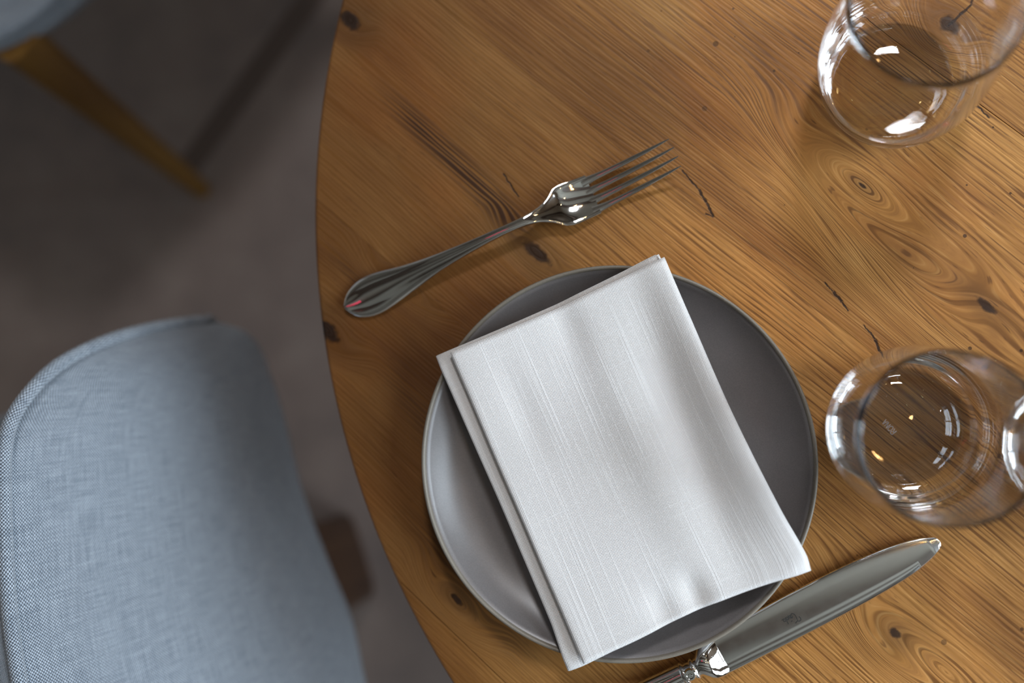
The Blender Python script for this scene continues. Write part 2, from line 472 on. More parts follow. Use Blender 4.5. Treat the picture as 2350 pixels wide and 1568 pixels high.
M_TOP = wood_top()
M_OAK = simple_wood('golden_oak', (0.130, 0.058, 0.007), (0.190, 0.092, 0.013))
M_DARKWOOD = simple_wood('dark_brown_wood', (0.035, 0.014, 0.006), (0.060, 0.026, 0.010))  # darker brown for the legs of the near chair
M_BEAM = simple_wood('dark_beam', (0.040, 0.026, 0.018), (0.075, 0.050, 0.036), (40, 3, 40))
M_LINEN = linen()
M_UPH = upholstery()
M_PLATE = stoneware('taupe_stoneware', (0.165, 0.150, 0.147), 0.38)
M_RIM = stoneware('worn_rim_stoneware', (0.190, 0.165, 0.130), 0.5)
M_STEEL = steel('polished_steel', 0.035)
M_BLADE = steel('satin_blade_steel', 0.09, 0.015)
M_GLASS = glass()
M_FLOOR = concrete()
M_WALL = plaster('warm_plaster', (0.34, 0.31, 0.27))
M_CEIL = plaster('ceiling_plaster', (0.33, 0.315, 0.27))
M_BLACK = plain('black_iron', (0.02, 0.02, 0.022), 0.45, 0.6)
M_ETCH = plain('etched_dark_line', (0.012, 0.012, 0.010), 0.6)

# ------------------------------------------------------------------ the room
X0, X1, Y0, Y1 = -2.7, WIN_X, -2.5, 2.7
structure(bm_obj('floor', box_bm(X0, Y0, -0.12, X1, Y1, 0.0), M_FLOOR))
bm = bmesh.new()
pts = [(-0.380, 0.760), (-0.745, 0.302)]  # narrow dark brown strip lying diagonally across the floor
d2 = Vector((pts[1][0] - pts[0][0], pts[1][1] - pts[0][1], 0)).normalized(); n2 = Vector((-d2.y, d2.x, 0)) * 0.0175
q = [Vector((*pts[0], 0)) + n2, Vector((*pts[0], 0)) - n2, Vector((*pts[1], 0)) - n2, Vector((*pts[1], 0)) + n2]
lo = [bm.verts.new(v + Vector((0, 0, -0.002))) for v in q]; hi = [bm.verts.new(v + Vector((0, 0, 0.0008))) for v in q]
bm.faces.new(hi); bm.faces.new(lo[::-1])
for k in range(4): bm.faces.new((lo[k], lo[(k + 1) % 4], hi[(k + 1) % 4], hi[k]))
structure(bm_obj('trim_20', bm, plain('dark_floor_strip', (0.076, 0.050, 0.039), 0.7)))
# ceiling with a square opening under the skylight
h = SKY_S / 2
bm = bmesh.new()
for (a, b, c, d) in [(X0, Y0, X1, SKY_C.y - h), (X0, SKY_C.y + h, X1, Y1), (X0, SKY_C.y - h, SKY_C.x - h, SKY_C.y + h), (SKY_C.x + h, SKY_C.y - h, X1, SKY_C.y + h)]:
    box_bm(a, b, CEIL, c, d, CEIL + 0.1, 0, bm)
structure(bm_obj('ceiling', bm, M_CEIL))
structure(bm_obj('wall_left', box_bm(X0 - 0.15, Y0, 0, X0, Y1, CEIL), plaster('white_plaster', (0.62, 0.60, 0.56))))
structure(bm_obj('wall_front', box_bm(X0, Y0 - 0.15, 0, X1, Y0, CEIL), M_WALL))
structure(bm_obj('wall_back', box_bm(X0, Y1, 0, X1, Y1 + 0.15, CEIL), M_WALL))
bm = bmesh.new()
box_bm(X1, Y0, 0, X1 + 0.2, Y1, 0.95, 0, bm); box_bm(X1, Y0, 2.55, X1 + 0.2, Y1, CEIL, 0, bm)
ys = [Y0] + [v for wy, ww in WINS for v in (wy - ww / 2, wy + ww / 2)] + [Y1]
for i in range(0, len(ys), 2): box_bm(X1, ys[i], 0.95, X1 + 0.2, ys[i + 1], 2.55, 0, bm)
structure(bm_obj('wall_right', bm, M_WALL))
for i, (wy, ww) in enumerate(WINS):
    w = structure(bm_obj('window_%d' % (i + 1), box_bm(X1 + 0.01, wy - ww / 2, 0.95, X1 + 0.19, wy + ww / 2, 0.975), M_BEAM))
    f = bmesh.new()
    for (a, b, c, d) in [(-ww / 2, 0.975, -ww / 2 + 0.05, 2.55), (ww / 2 - 0.05, 0.975, ww / 2, 2.55), (-ww / 2 + 0.05, 2.50, ww / 2 - 0.05, 2.55), (-0.02, 0.975, 0.02, 2.50), (-ww / 2 + 0.05, 1.85, ww / 2 - 0.05, 1.88)]:
        box_bm(X1 + 0.02, wy + a, b, X1 + 0.07, wy + c, d, 0, f)
    bm_obj('window_frame', f, M_BEAM, w)
sky = structure(bm_obj('window_4', box_bm(SKY_C.x - h - 0.03, SKY_C.y - h - 0.03, CEIL - 0.02, SKY_C.x - h, SKY_C.y + h + 0.03, CEIL), M_BEAM))
f = bmesh.new()
box_bm(SKY_C.x + h, SKY_C.y - h - 0.03, CEIL - 0.02, SKY_C.x + h + 0.03, SKY_C.y + h + 0.03, CEIL, 0, f)
box_bm(SKY_C.x - h, SKY_C.y - h - 0.03, CEIL - 0.02, SKY_C.x + h, SKY_C.y - h, CEIL, 0, f)
box_bm(SKY_C.x - h, SKY_C.y + h, CEIL - 0.02, SKY_C.x + h, SKY_C.y + h + 0.03, CEIL, 0, f)
bm_obj('window_frame', f, M_BEAM, sky)
for i in range(9):
    yb = -2.2 + i * 0.55
    if abs(yb - SKY_C.y) < h + 0.1: continue
    structure(bm_obj('trim_%d' % (i + 1), box_bm(X0, yb - 0.08, CEIL - 0.16, X1, yb + 0.08, CEIL, 0.008), M_BEAM))

# ------------------------------------------------------------------ round table
table = thing('round_table', 'round table with a top of knotty reddish-brown planks, set for a meal', 'table', TC)
THICK = 0.034
def clip_poly(poly, nx, ny, d):
    """keep points with nx*x + ny*y <= d"""
    out = []
    for i, p in enumerate(poly):
        q = poly[(i + 1) % len(poly)]
        a = nx * p[0] + ny * p[1] - d; b = nx * q[0] + ny * q[1] - d
        if a <= 0: out.append(p)
        if (a < 0 < b) or (b < 0 < a):
            t = a / (a - b); out.append((p[0] + (q[0] - p[0]) * t, p[1] + (q[1] - p[1]) * t))
    return out
circle = [(TR * math.cos(2 * PI * k / 360), TR * math.sin(2 * PI * k / 360)) for k in range(360)]
nx, ny = -GS, GC                      # across the planks
j1 = st(0.1207, 0.1612)[1]           # the open joint seen behind the far glass
pw = 0.1335
cuts = [j1 + pw * k for k in range(-6, 6)]
for a, b in zip(cuts, cuts[1:]):
    ga, gb = (0.00022 if abs(a - j1) < 1e-6 else 0.00005), (0.00022 if abs(b - j1) < 1e-6 else 0.00005)
    poly = clip_poly(clip_poly(circle, nx, ny, b - gb), -nx, -ny, -(a + ga))
    poly = [p for i, p in enumerate(poly) if math.hypot(p[0] - poly[i - 1][0], p[1] - poly[i - 1][1]) > 1e-4]
    if len(poly) < 3: continue
    bm = bmesh.new()
    top = [bm.verts.new((x, y, ZT)) for x, y in poly]
    f = bm.faces.new(top)
    r = bmesh.ops.extrude_face_region(bm, geom=[f])
    bmesh.ops.translate(bm, vec=(0, 0, -THICK), verts=[v for v in r['geom'] if isinstance(v, bmesh.types.BMVert)])
    te = [e for e in bm.edges if all(abs(v.co.z - ZT) < 1e-6 for v in e.verts)]
    rim = [e for e in te if all(math.hypot(v.co.x, v.co.y) > TR * 0.995 for v in e.verts) and e.calc_length() < 0.02]
    bmesh.ops.bevel(bm, geom=rim, offset=0.0022, segments=3, profile=0.5, affect='EDGES')
    bm_obj('plank', bm, M_TOP, table)
bm = bmesh.new()
bmesh.ops.create_cone(bm, cap_ends=True, segments=48, radius1=0.30, radius2=0.31, depth=0.02)
bmesh.ops.translate(bm, vec=(0, 0, ZT - THICK - 0.0102), verts=bm.verts)
bm_obj('top_plate', bm, M_BLACK, table)
V, Fc = lathe([(0, 0.02), (0.045, 0.02), (0.042, 0.08), (0.036, 0.36), (0.042, 0.66), (0.05, ZT - THICK - 0.0204), (0, ZT - THICK - 0.0204)], 40)
mesh_obj('pedestal', V, Fc, M_BLACK, table, angle=40)
V, Fc = lathe([(0, 0.0), (0.23, 0.0), (0.232, 0.006), (0.22, 0.012), (0.06, 0.022), (0, 0.024)], 64)
mesh_obj('base_plate', V, Fc, M_BLACK, table, angle=40)

# ------------------------------------------------------------------ plate
PC = Vector((-0.0535, -0.0395, ZT))
plate = thing('dinner_plate', 'round matte grey-taupe stoneware plate under the folded napkin', 'plate', PC)
R = 0.1047
inner = [(0, 0.0052), (0.05, 0.0052), (0.068, 0.0055), (0.080, 0.0066), (0.089, 0.0092), (0.096, 0.0135), (0.1005, 0.0180), (0.1026, 0.0205)]
outer = [(0.1038, 0.0193), (0.1015, 0.0150), (0.096, 0.0095), (0.088, 0.0055), (0.078, 0.0028), (0.070, 0.0018), (0.066, 0.0), (0.062, 0.0), (0.061, 0.0012), (0, 0.0012)]
V, Fc = lathe(inner + [(0.1032, 0.0204)] + outer, 160)
mesh_obj('dish', V, Fc, M_PLATE, plate)
V, Fc = lathe([(0.1024, 0.0203), (0.1030, 0.0217), (0.1040, 0.0221), (0.1047, 0.0214), (0.1046, 0.0203), (0.1037, 0.0190), (0.1030, 0.0195), (0.1024, 0.0203)], 160)
o = mesh_obj('rim_edge', V, Fc, M_RIM, plate)
o['label'] = 'brownish worn rim edge'

# ------------------------------------------------------------------ napkin (one cloth, folded in four)
NB = Vector((-0.047, -0.037, ZT + 0.022))
c_tl, c_tr, c_br, c_bl = (Vector(p) for p in ((-0.1405, 0.0183), (-0.0249, 0.0674), (0.0459, -0.0906), (-0.0690, -0.1430)))
def nap_xy(u, v):
    a = c_tl.lerp(c_tr, u); b = c_bl.lerp(c_br, u)
    p = a.lerp(b, v)
    along = (c_bl - c_tl).normalized(); across = (c_tr - c_tl).normalized()
    # gentle bows of the edges
    bot = smooth_interp(u, [0, 0.25, 0.5, 0.8, 1.0], [0.0, -0.0010, -0.0030, -0.0022, 0.0])
    p = p + along * (bot * v * v)
    p = p + along * (0.0016 * math.sin(PI * u) * (1 - v) ** 2)
    right = smooth_interp(v, [0, 0.2, 0.5, 0.8, 0.95, 1.0], [0, -0.0010, -0.0022, -0.0008, 0.0012, 0])
    p = p + across * (right * u * u)
    return p
def nap_z(u, v):
    """height of the top sheet over the plate rim"""
    g2 = lambda x, c, w: math.exp(-((x - c) / w) ** 2)
    sag = -0.0035 * math.sin(PI * min(max(u, 0), 1)) ** 0.8 * math.sin(PI * min(max(v, 0), 1)) ** 0.8
    valley = -0.0058 * g2(u, 0.80 - 0.10 * (v - 0.5), 0.085) * g2(v, 0.50, 0.36)
    ridge = 0.0030 * g2(u, 0.96, 0.06) * g2(v, 0.5, 0.5) + 0.0022 * g2(u, 0.60, 0.09) * g2(v, 0.45, 0.4)
    dent = -0.0030 * g2(u, 0.545, 0.045) * g2(v, 0.955, 0.06) - 0.0016 * g2(u, 0.40, 0.05) * g2(v, 0.95, 0.06)
    dent += -0.0018 * g2(u, 0.52, 0.07) * g2(v, 0.06, 0.12) - 0.0014 * g2(u, 0.20, 0.06) * g2(v, 0.25, 0.16)
    rip = 0.0006 * math.sin(9 * u + 3 * v) * math.sin(4.0 * v + 1.0)
    return sag + valley + ridge + dent + rip
prof = []                            # (u, layer height, v overhang at top, at bottom)
NU = 40
L0, L1 = -0.076, 0.0
H = [0.0012, 0.0045, 0.0068, 0.0108] # heights of the four sheets
def seg(u0, u1, h, n, du0=0, du1=0): return [(lerp(u0, u1, i / n), h, 0) for i in range(n + 1)]
def fold(uc, h0, h1, side, n=10, fat=1.0):
    r = (h1 - h0) / 2; hc = (h0 + h1) / 2
    return [(uc + side * math.cos(PI * (i / n - 0.5)) * r * fat / 0.1256, hc + math.sin(PI * (i / n - 0.5)) * r, 1) for i in range(1, n)]
P = []
P += seg(0.985, L0 + 0.03, H[0], NU); P += fold(L0 + 0.022, H[0], H[1], -1)
P += seg(L0 + 0.03, 0.965, H[1], NU); P += fold(0.97, H[1], H[2], 1)
P += seg(0.965, L1 + 0.035, H[2], NU); P += fold(L1 + 0.028, H[2], H[3], -1)
P += seg(L1 + 0.035, 1.0, H[3], NU)
NV = 72
V, UV = [], []
arc = 0.0
for i, (u, hgt, ff) in enumerate(P):
    if i: arc += math.hypot((u - P[i - 1][0]) * 0.1256, hgt - P[i - 1][1])
    low = 1.0 - min(1.0, max(0.0, (hgt - H[1]) / (H[2] - H[1])))   # 1 on the lower packet
    edge = max(0.0, 1 - abs(u - (L0 if low > 0.5 else L1)) / 0.07)
    for j in range(NV + 1):
        v = j / NV
        vv = v
        if low > 0: vv = lerp(-0.012 * low - 0.012 * low * max(0, u), 1 + 0.012 * low * (1 - max(0, min(1, u * 3))), v)
        uu = u
        if low > 0 and v > 0.9: uu = u - 0.0 * low
        p = nap_xy(uu, vv)
        # the lower packet drifts to the left less at the foot of the cloth
        if low > 0: p = p + (c_tr - c_tl).normalized() * (0.0006 * low * math.sin(PI * v) * max(0, 1 - max(0, u) * 4) + (0.0008 * v - 0.0018 * max(0, v - 0.86) / 0.14) * low * max(0, 1 - max(0, u) * 4))
        z = nap_z(max(0, min(1, u)), v) + hgt
        z -= low * 0.0006 * math.sin(PI * v)
        # the outer corners droop past the plate
        d = math.hypot(p.x - PC.x, p.y - PC.y)
        if d > R: z -= (d - R) * 0.35
        z += 0.0010 * edge * math.sin(v * 17 + hgt * 900) * 0.25
        V.append(Vector((p.x, p.y, ZT + 0.0222 + z)) - NB); UV.append((arc, v * 0.178))
Fc = []
m = NV + 1
for i in range(len(P) - 1):
    for j in range(NV): Fc.append((i * m + j, i * m + j + 1, (i + 1) * m + j + 1, (i + 1) * m + j))
nap = mesh_obj('linen_napkin', V, Fc, M_LINEN, uvs=UV)
nap.location = NB
so = nap.modifiers.new('thickness', 'SOLIDIFY'); so.thickness = 0.0008; so.offset = 0.0
tag(nap, 'off-white linen napkin with slubbed weave, folded and laid across the grey plate', 'napkin')

# ------------------------------------------------------------------ fork
def rot2(a): return Matrix.Rotation(a, 4, 'Z')
FA = math.atan2(0.1262 - 0.0467, -0.0199 + 0.2101)
fork = thing('dinner_fork', 'polished steel four-tined fork lying tines up beside the plate', 'fork', (-0.2101, 0.0467, ZT), FA)
FZ = ([0, 0.012, 0.035, 0.07, 0.10, 0.118, 0.132, 0.145, 0.157, 0.172, 0.19, 0.207], [0.0035, 0.0028, 0.0042, 0.0100, 0.0135, 0.0130, 0.0095, 0.0058, 0.0042, 0.0050, 0.0085, 0.0135])
FW = ([0, 0.003, 0.008, 0.014, 0.022, 0.035, 0.05, 0.068, 0.09, 0.108, 0.118, 0.124, 0.130, 0.1345, 0.1375, 0.141, 0.145, 0.150, 0.157],
      [0.0015, 0.0062, 0.0095, 0.0112, 0.0113, 0.0092, 0.0068, 0.0047, 0.0031, 0.0026, 0.0030, 0.0040, 0.0058, 0.0088, 0.0110, 0.0120, 0.0121, 0.0119, 0.0116])
def fork_ring(l, dish):
    w = smooth_interp(l, *FW); z = smooth_interp(l, *FZ)
    th = 0.0036 if l > 0.05 else lerp(0.0024, 0.0036, l / 0.05)
    if l > 0.12: th = lerp(0.0036, 0.0020, min(1, (l - 0.12) / 0.018))
    th = min(th, 2.2 * w)
    n = 20; out = []
    for k in range(n + 1):       # upper face, left to right
        q = -1 + 2 * k / n
        e = (1 - abs(q) ** 4) ** 0.5
        top = th / 2 * e
        if dish: top -= dish * (1 - q * q) * 0.0026
        else:                    # raised centre line and soft flutes on the handle
            wide = min(1.0, w / 0.008)
            top += wide * (0.00022 * math.exp(-(q / 0.35) ** 2) - 0.00012 * math.exp(-((abs(q) - 0.52) / 0.20) ** 2))
        out.append(Vector((l, q * w, z + top)))
    for k in range(n - 1, 0, -1):
        q = -1 + 2 * k / n
        e = (1 - abs(q) ** 4) ** 0.5
        bot = -th / 2 * e
        if dish: bot -= dish * (1 - q * q) * 0.0026
        out.append(Vector((l, q * w, z + bot)))
    return out
rings = [fork_ring(l, 0) for l in [0.0, 0.0008, 0.002, 0.0035, 0.0055, 0.008, 0.011, 0.014, 0.018, 0.022, 0.028, 0.035, 0.043, 0.052, 0.062, 0.072, 0.083, 0.094, 0.104, 0.112, 0.118]]
V, Fc = loft(rings)
mesh_obj('handle', V, Fc, M_STEEL, fork, angle=50)
rings = [fork_ring(l, min(1, max(0, (l - 0.1175) / 0.022))) for l in [0.1175, 0.121, 0.124, 0.127, 0.130, 0.1325, 0.1345, 0.136, 0.1375, 0.139, 0.141, 0.143, 0.146, 0.149, 0.152, 0.155, 0.1572]]
V, Fc = loft(rings)
mesh_obj('head', V, Fc, M_STEEL, fork, angle=50)
for k in range(4):
    q = (-1 + 2 * (k + 0.5) / 4)
    rings = []
    for i in range(14):
        f = i / 13; l = lerp(0.1535, 0.2075 - 0.0008 * abs(k - 1.5), f)
        w = smooth_interp(f, [0, 0.08, 0.2, 0.6, 0.93, 1.0], [0.0029, 0.00235, 0.0019, 0.00145, 0.0007, 0.00025])
        th = smooth_interp(f, [0, 0.5, 1.0], [0.0010, 0.0010, 0.0004])
        cy = q * lerp(0.0117, 0.0108, f)
        z = smooth_interp(l, *FZ) - 0.0026 * (1 - q * q) * (1 - f)
        rings.append([Vector((l, cy + w * math.cos(a) * (1 if abs(math.cos(a)) < 0.9 else 1), z + th * math.sin(a))) for a in [2 * PI * j / 12 for j in range(12)]])
    V, Fc = loft(rings)
    mesh_obj('tine', V, Fc, M_STEEL, fork, angle=60)

# ------------------------------------------------------------------ knife
KP = Vector((-0.0025, -0.1435, 0)); KT = Vector((0.1122, -0.0784, 0))
KA = math.atan2(KT.y - KP.y, KT.x - KP.x); KL = (KT - KP).length
knife = thing('table_knife', 'polished steel table knife lying on the wood, blade partly under the plate rim', 'knife', (KP.x, KP.y, ZT), KA)
upper = ([0, 0.012, 0.03, 0.055, 0.08, 0.10, 0.115, 0.124, 0.129, KL - 0.0006, KL], [0.0098, 0.0106, 0.0112, 0.0115, 0.0112, 0.0100, 0.0080, 0.0058, 0.0036, 0.0020, 0.0000])
lower = ([0, 0.006, 0.02, 0.045, 0.075, 0.098, 0.112, 0.122, 0.128, KL - 0.0006, KL], [-0.0102, -0.0104, -0.0106, -0.0108, -0.0106, -0.0098, -0.0086, -0.0066, -0.0045, -0.0025, -0.0008])
rings = []
for i in range(61):
    l = KL * (1 - (1 - i / 60) ** 1.6)
    u, d = smooth_interp(l, *upper), smooth_interp(l, *lower)
    zc = lerp(0.0056, 0.0022, l / KL)
    ring = []
    ws = [0, 0.012, 0.03, 0.055, 0.3, 0.5, 0.7, 0.93, 0.96, 0.985, 1.0]
    hz = [0.0001, 0.0005, 0.0009, 0.0012, 0.00138, 0.00142, 0.0014, 0.0013, 0.0012, 0.0009, 0.0002]
    shrink = min(1.0, (KL - l) / 0.006 + 0.12)
    for w, zz in zip(ws, hz): ring.append(Vector((l, lerp(d, u, w), zc + zz * shrink)))
    for w, zz in list(zip(ws, hz))[::-1][1:-1]: ring.append(Vector((l, lerp(d, u, w), zc - zz * shrink)))
    rings.append(ring)
V, Fc = loft(rings)
mesh_obj('blade', V, Fc, M_BLADE, knife, angle=35)
# bolster: swelling collar between blade and handle
def oval(l, a, b, z, y=0.0, n=28, p=2.0):
    return [Vector((l, y + a * abs(math.cos(t)) ** (2 / p) * math.copysign(1, math.cos(t)), z + b * abs(math.sin(t)) ** (2 / p) * math.copysign(1, math.sin(t)))) for t in [2 * PI * k / n for k in range(n)]]
KZ = 0.0066
prof = [(0.0055, 0.0098, 0.0015), (0.0035, 0.0105, 0.0027), (0.001, 0.0108, 0.0042), (-0.0015, 0.0105, 0.0055), (-0.004, 0.0094, 0.0061), (-0.006, 0.0074, 0.0061), (-0.0075, 0.0058, 0.0057), (-0.0085, 0.0052, 0.0054), (-0.0095, 0.0052, 0.0054)]
V, Fc = loft([oval(l, a, b, KZ - 0.0008 * (l > 0), 0) for l, a, b in prof])
mesh_obj('bolster', V, Fc, M_STEEL, knife, angle=60)
prof = [(-0.0092, 0.0050, 0.0054), (-0.0100, 0.0062, 0.0061), (-0.0110, 0.0062, 0.0061), (-0.0118, 0.0052, 0.0056), (-0.0150, 0.0052, 0.0056), (-0.0158, 0.0064, 0.0062), (-0.0170, 0.0066, 0.0063), (-0.0180, 0.0058, 0.0058)]
V, Fc = loft([oval(l, a, b, KZ) for l, a, b in prof])
mesh_obj('collar', V, Fc, M_STEEL, knife, angle=60)
V, Fc = lathe([(0, 0.0016), (0.0007, 0.0016), (0.0010, 0.0009), (0.0017, 0.0009), (0.0020, 0.0017), (0.0027, 0.0017), (0.0033, 0.0008), (0.0033, -0.0022), (0, -0.0022)], 28)
o = mesh_obj('rosette', V, Fc, M_STEEL, knife, angle=50); o.location = (-0.0134, -0.0004, KZ + 0.0054)
o['label'] = 'small round ornamental boss'
rings = []
for i in range(40):
    l = lerp(-0.0176, -0.108, i / 39)
    a = smooth_interp(-l, [0.0176, 0.033, 0.06, 0.085, 0.10, 0.1065, 0.108], [0.0062, 0.0068, 0.0082, 0.0098, 0.0100, 0.0074, 0.0030])
    b = smooth_interp(-l, [0.0176, 0.06, 0.10, 0.108], [0.0055, 0.0058, 0.0056, 0.0022])
    ring = []
    for k in range(48):
        t = 2 * PI * k / 48; c_, s_ = math.cos(t), math.sin(t)
        y = a * math.copysign(abs(c_) ** 0.8, c_); z = b * math.copysign(abs(s_) ** 0.8, s_)
        q = y / a
        z *= 1 - 0.14 * math.exp(-((abs(q) - 0.55) / 0.10) ** 2)   # two grooves along the handle
        ring.append(Vector((l, y, KZ + z)))
    rings.append(ring)
V, Fc = loft(rings)
mesh_obj('handle', V, Fc, M_STEEL, knife, angle=50)
# the engraved maker's word, upside down as seen from the seat
def strokes(name, lines, m, parent, width, z, xform, depth=0.00006):
    bm = bmesh.new()
    for pts in lines:
        P2 = [Vector((*xform(p[0], p[1]), 0)) for p in pts]
        # smooth the stroke
        Q = []
        for i in range(len(P2) - 1):
            p0, p1, p2, p3 = P2[max(i - 1, 0)], P2[i], P2[i + 1], P2[min(i + 2, len(P2) - 1)]
            for s_ in range(6):
                t = s_ / 6
                Q.append(0.5 * ((2 * p1) + (-p0 + p2) * t + (2 * p0 - 5 * p1 + 4 * p2 - p3) * t * t + (-p0 + 3 * p1 - 3 * p2 + p3) * t ** 3))
        Q.append(P2[-1])
        prev = None
        for i, q in enumerate(Q):
            d = (Q[min(i + 1, len(Q) - 1)] - Q[max(i - 1, 0)])
            if d.length < 1e-9: continue
            d.normalize(); nrm = Vector((-d.y, d.x, 0)) * width * 0.5
            zz = z(q.x, q.y) if callable(z) else z
            a = bm.verts.new((q.x + nrm.x, q.y + nrm.y, zz + depth)); b = bm.verts.new((q.x - nrm.x, q.y - nrm.y, zz + depth))
            c = bm.verts.new((q.x - nrm.x, q.y - nrm.y, zz)); e = bm.verts.new((q.x + nrm.x, q.y + nrm.y, zz))
            cur = (a, b, c, e)
            if prev:
                for k in range(4): bm.faces.new((prev[k], prev[(k + 1) % 4], cur[(k + 1) % 4], cur[k]))
            prev = cur
    return bm_obj(name, bm, m, parent)
# letters drawn in reading direction, x to the right, cap height about 1
TAVOLA = [
    [(-0.05, 0.62), (-0.12, 0.85), (-0.02, 1.05), (0.22, 1.08), (0.45, 0.98), (0.72, 1.02), (0.80, 1.10)],         # top sweep of the T
    [(0.42, 0.99), (0.34, 0.70), (0.30, 0.40), (0.36, 0.12), (0.58, -0.02), (0.82, 0.06), (0.94, 0.26), (0.86, 0.44)],  # stem and loop
    [(0.92, 0.30), (0.76, 0.36), (0.70, 0.16), (0.80, 0.02), (0.96, 0.16), (1.00, 0.36), (0.97, 0.06), (1.06, 0.00)],
    [(1.12, 0.36), (1.14, 0.10), (1.20, 0.00), (1.32, 0.36)],
    [(1.46, 0.36), (1.36, 0.26), (1.38, 0.04), (1.50, 0.02), (1.58, 0.20), (1.52, 0.36), (1.44, 0.34)],
    [(1.64, 0.04), (1.68, 0.40), (1.74, 0.78)], [(1.64, 0.06), (1.72, 0.0)],
    [(2.00, 0.32), (1.86, 0.36), (1.80, 0.16), (1.88, 0.02), (2.02, 0.14), (2.06, 0.36), (2.03, 0.06), (2.12, 0.0)],
    [(2.20, 0.04), (2.22, 0.10)], [(1.02, 0.66), (1.26, 0.70)],
]
# position of the word on the blade in the knife frame
TW = 0.00068
def k_local(wx, wy):
    d = Vector((wx - KP.x, wy - KP.y, 0)); d.rotate(Matrix.Rotation(-KA, 3, 'Z')); return d.x, d.y
tx, ty = k_local(0.0410, -0.1180)
SC = 0.0057
ca, sa = math.cos(PI + math.radians(2)), math.sin(PI + math.radians(2))
def tx_form(x, y):
    x, y = x * SC * 0.66, (y - 0.3) * SC * 0.82
    return tx + x * ca - y * sa, ty + x * sa + y * ca
strokes('engraving', TAVOLA, M_ETCH, knife, 0.00036, lambda x, y: lerp(0.0056, 0.0022, x / KL) + 0.00146, tx_form)['label'] = 'dark engraved script word, upside down'

# ------------------------------------------------------------------ tumblers
def wall(z):
    r = smooth_interp(z, [0.0, 0.004, 0.010, 0.018, 0.030, 0.042, 0.060, 0.080, 0.100, 0.118], [0.0305, 0.0345, 0.0372, 0.0392, 0.0408, 0.0412, 0.0406, 0.0393, 0.0377, 0.0360])
    return r
GH = 0.118
def tumbler_profile():
    o = [(0, 0.0016), (0.018, 0.0015), (0.026, 0.0008), (0.0290, 0.0)]
    o += [(wall(z), z + 0.0004) for z in [0.0, 0.0015, 0.004, 0.007, 0.010, 0.014, 0.018, 0.024, 0.030, 0.036, 0.042, 0.05, 0.06, 0.07, 0.08, 0.09, 0.10, 0.108, 0.1165]]
    T = 0.0008
    o += [(wall(GH) - 0.0001, GH - 0.0003), (wall(GH) - T * 0.5, GH), (wall(GH) - T + 0.0001, GH - 0.0004)]
    i = []
    for k in range(44, -1, -1):
        z = 0.0125 + (0.1165 - 0.0125) * k / 44
        rip = 0.00010 * math.sin(z * 2 * PI / 0.0052) * max(0, 1 - z / 0.085)     # faint hand-blown rings
        i.append((wall(z) - T - 0.0016 * max(0, 1 - (z - 0.0125) / 0.02) ** 2 + rip, z))
    r0 = i[-1][0]
    i += [(r0 - 0.0016, 0.0103), (r0 - 0.004, 0.0088), (r0 - 0.008, 0.0078), (0.016, 0.0071), (0, 0.0069)]
    return o + i
GV, GF = lathe(tumbler_profile(), 128)
glass_proto = mesh_obj('tumbler', GV, GF, M_GLASS)
glass_spots = [
    ((0.0945, -0.0207), 0.0, 'clear stemless glass between the plate and the right edge, above the knife tip'),
    ((0.0932, 0.1610), 1.3, 'clear stemless glass in the upper right, beyond the fork, over a dark knot'),
    ((0.1795, -0.0290), 2.1, 'clear stemless glass cut off by the right edge, only its left side showing'),
]
for i, ((gx, gy), rz, lab) in enumerate(glass_spots):
    root = glass_proto if i == 0 else glass_proto.copy()
    if i: col.objects.link(root)
    root.location = (gx, gy, ZT + 0.0001); root.rotation_euler = (0, 0, rz)
    tag(root, lab, 'glass', 'stemless glasses on the table')
# frosty word etched in the foot of the middle glass
g = NT('frosted_etching'); g.set(Base_Color=(0.80, 0.70, 0.66), Roughness=0.8); g.b.inputs['Alpha'].default_value = 0.42
M_FROST = g.m
RONA = [
    [(0, 0), (0, 1)], [(0, 1), (0.45, 1.0), (0.55, 0.78), (0.42, 0.55), (0.02, 0.52)], [(0.25, 0.52), (0.58, 0)],
    [(1.1, 1.0), (0.82, 0.78), (0.80, 0.25), (1.1, 0.0), (1.4, 0.25), (1.4, 0.78), (1.1, 1.0)],
    [(1.68, 0), (1.68, 1)], [(1.68, 1), (2.22, 0)], [(2.22, 0), (2.22, 1)],
    [(2.45, 0), (2.72, 1)], [(2.72, 1), (3.0, 0)], [(2.55, 0.34), (2.90, 0.34)],
]
ra = math.radians(180 - 50)
rc, rs = math.cos(ra), math.sin(ra)
def rona_form(x, y):
    x, y = (x - 1.5) * 0.0026, (y - 0.5) * 0.0030
    return -0.0068 + x * rc - y * rs, 0.0005 + x * rs + y * rc
strokes('etching', RONA, M_FROST, glass_proto, 0.00042, 0.0081, rona_form)['label'] = 'faint frosted lettering in the glass foot'

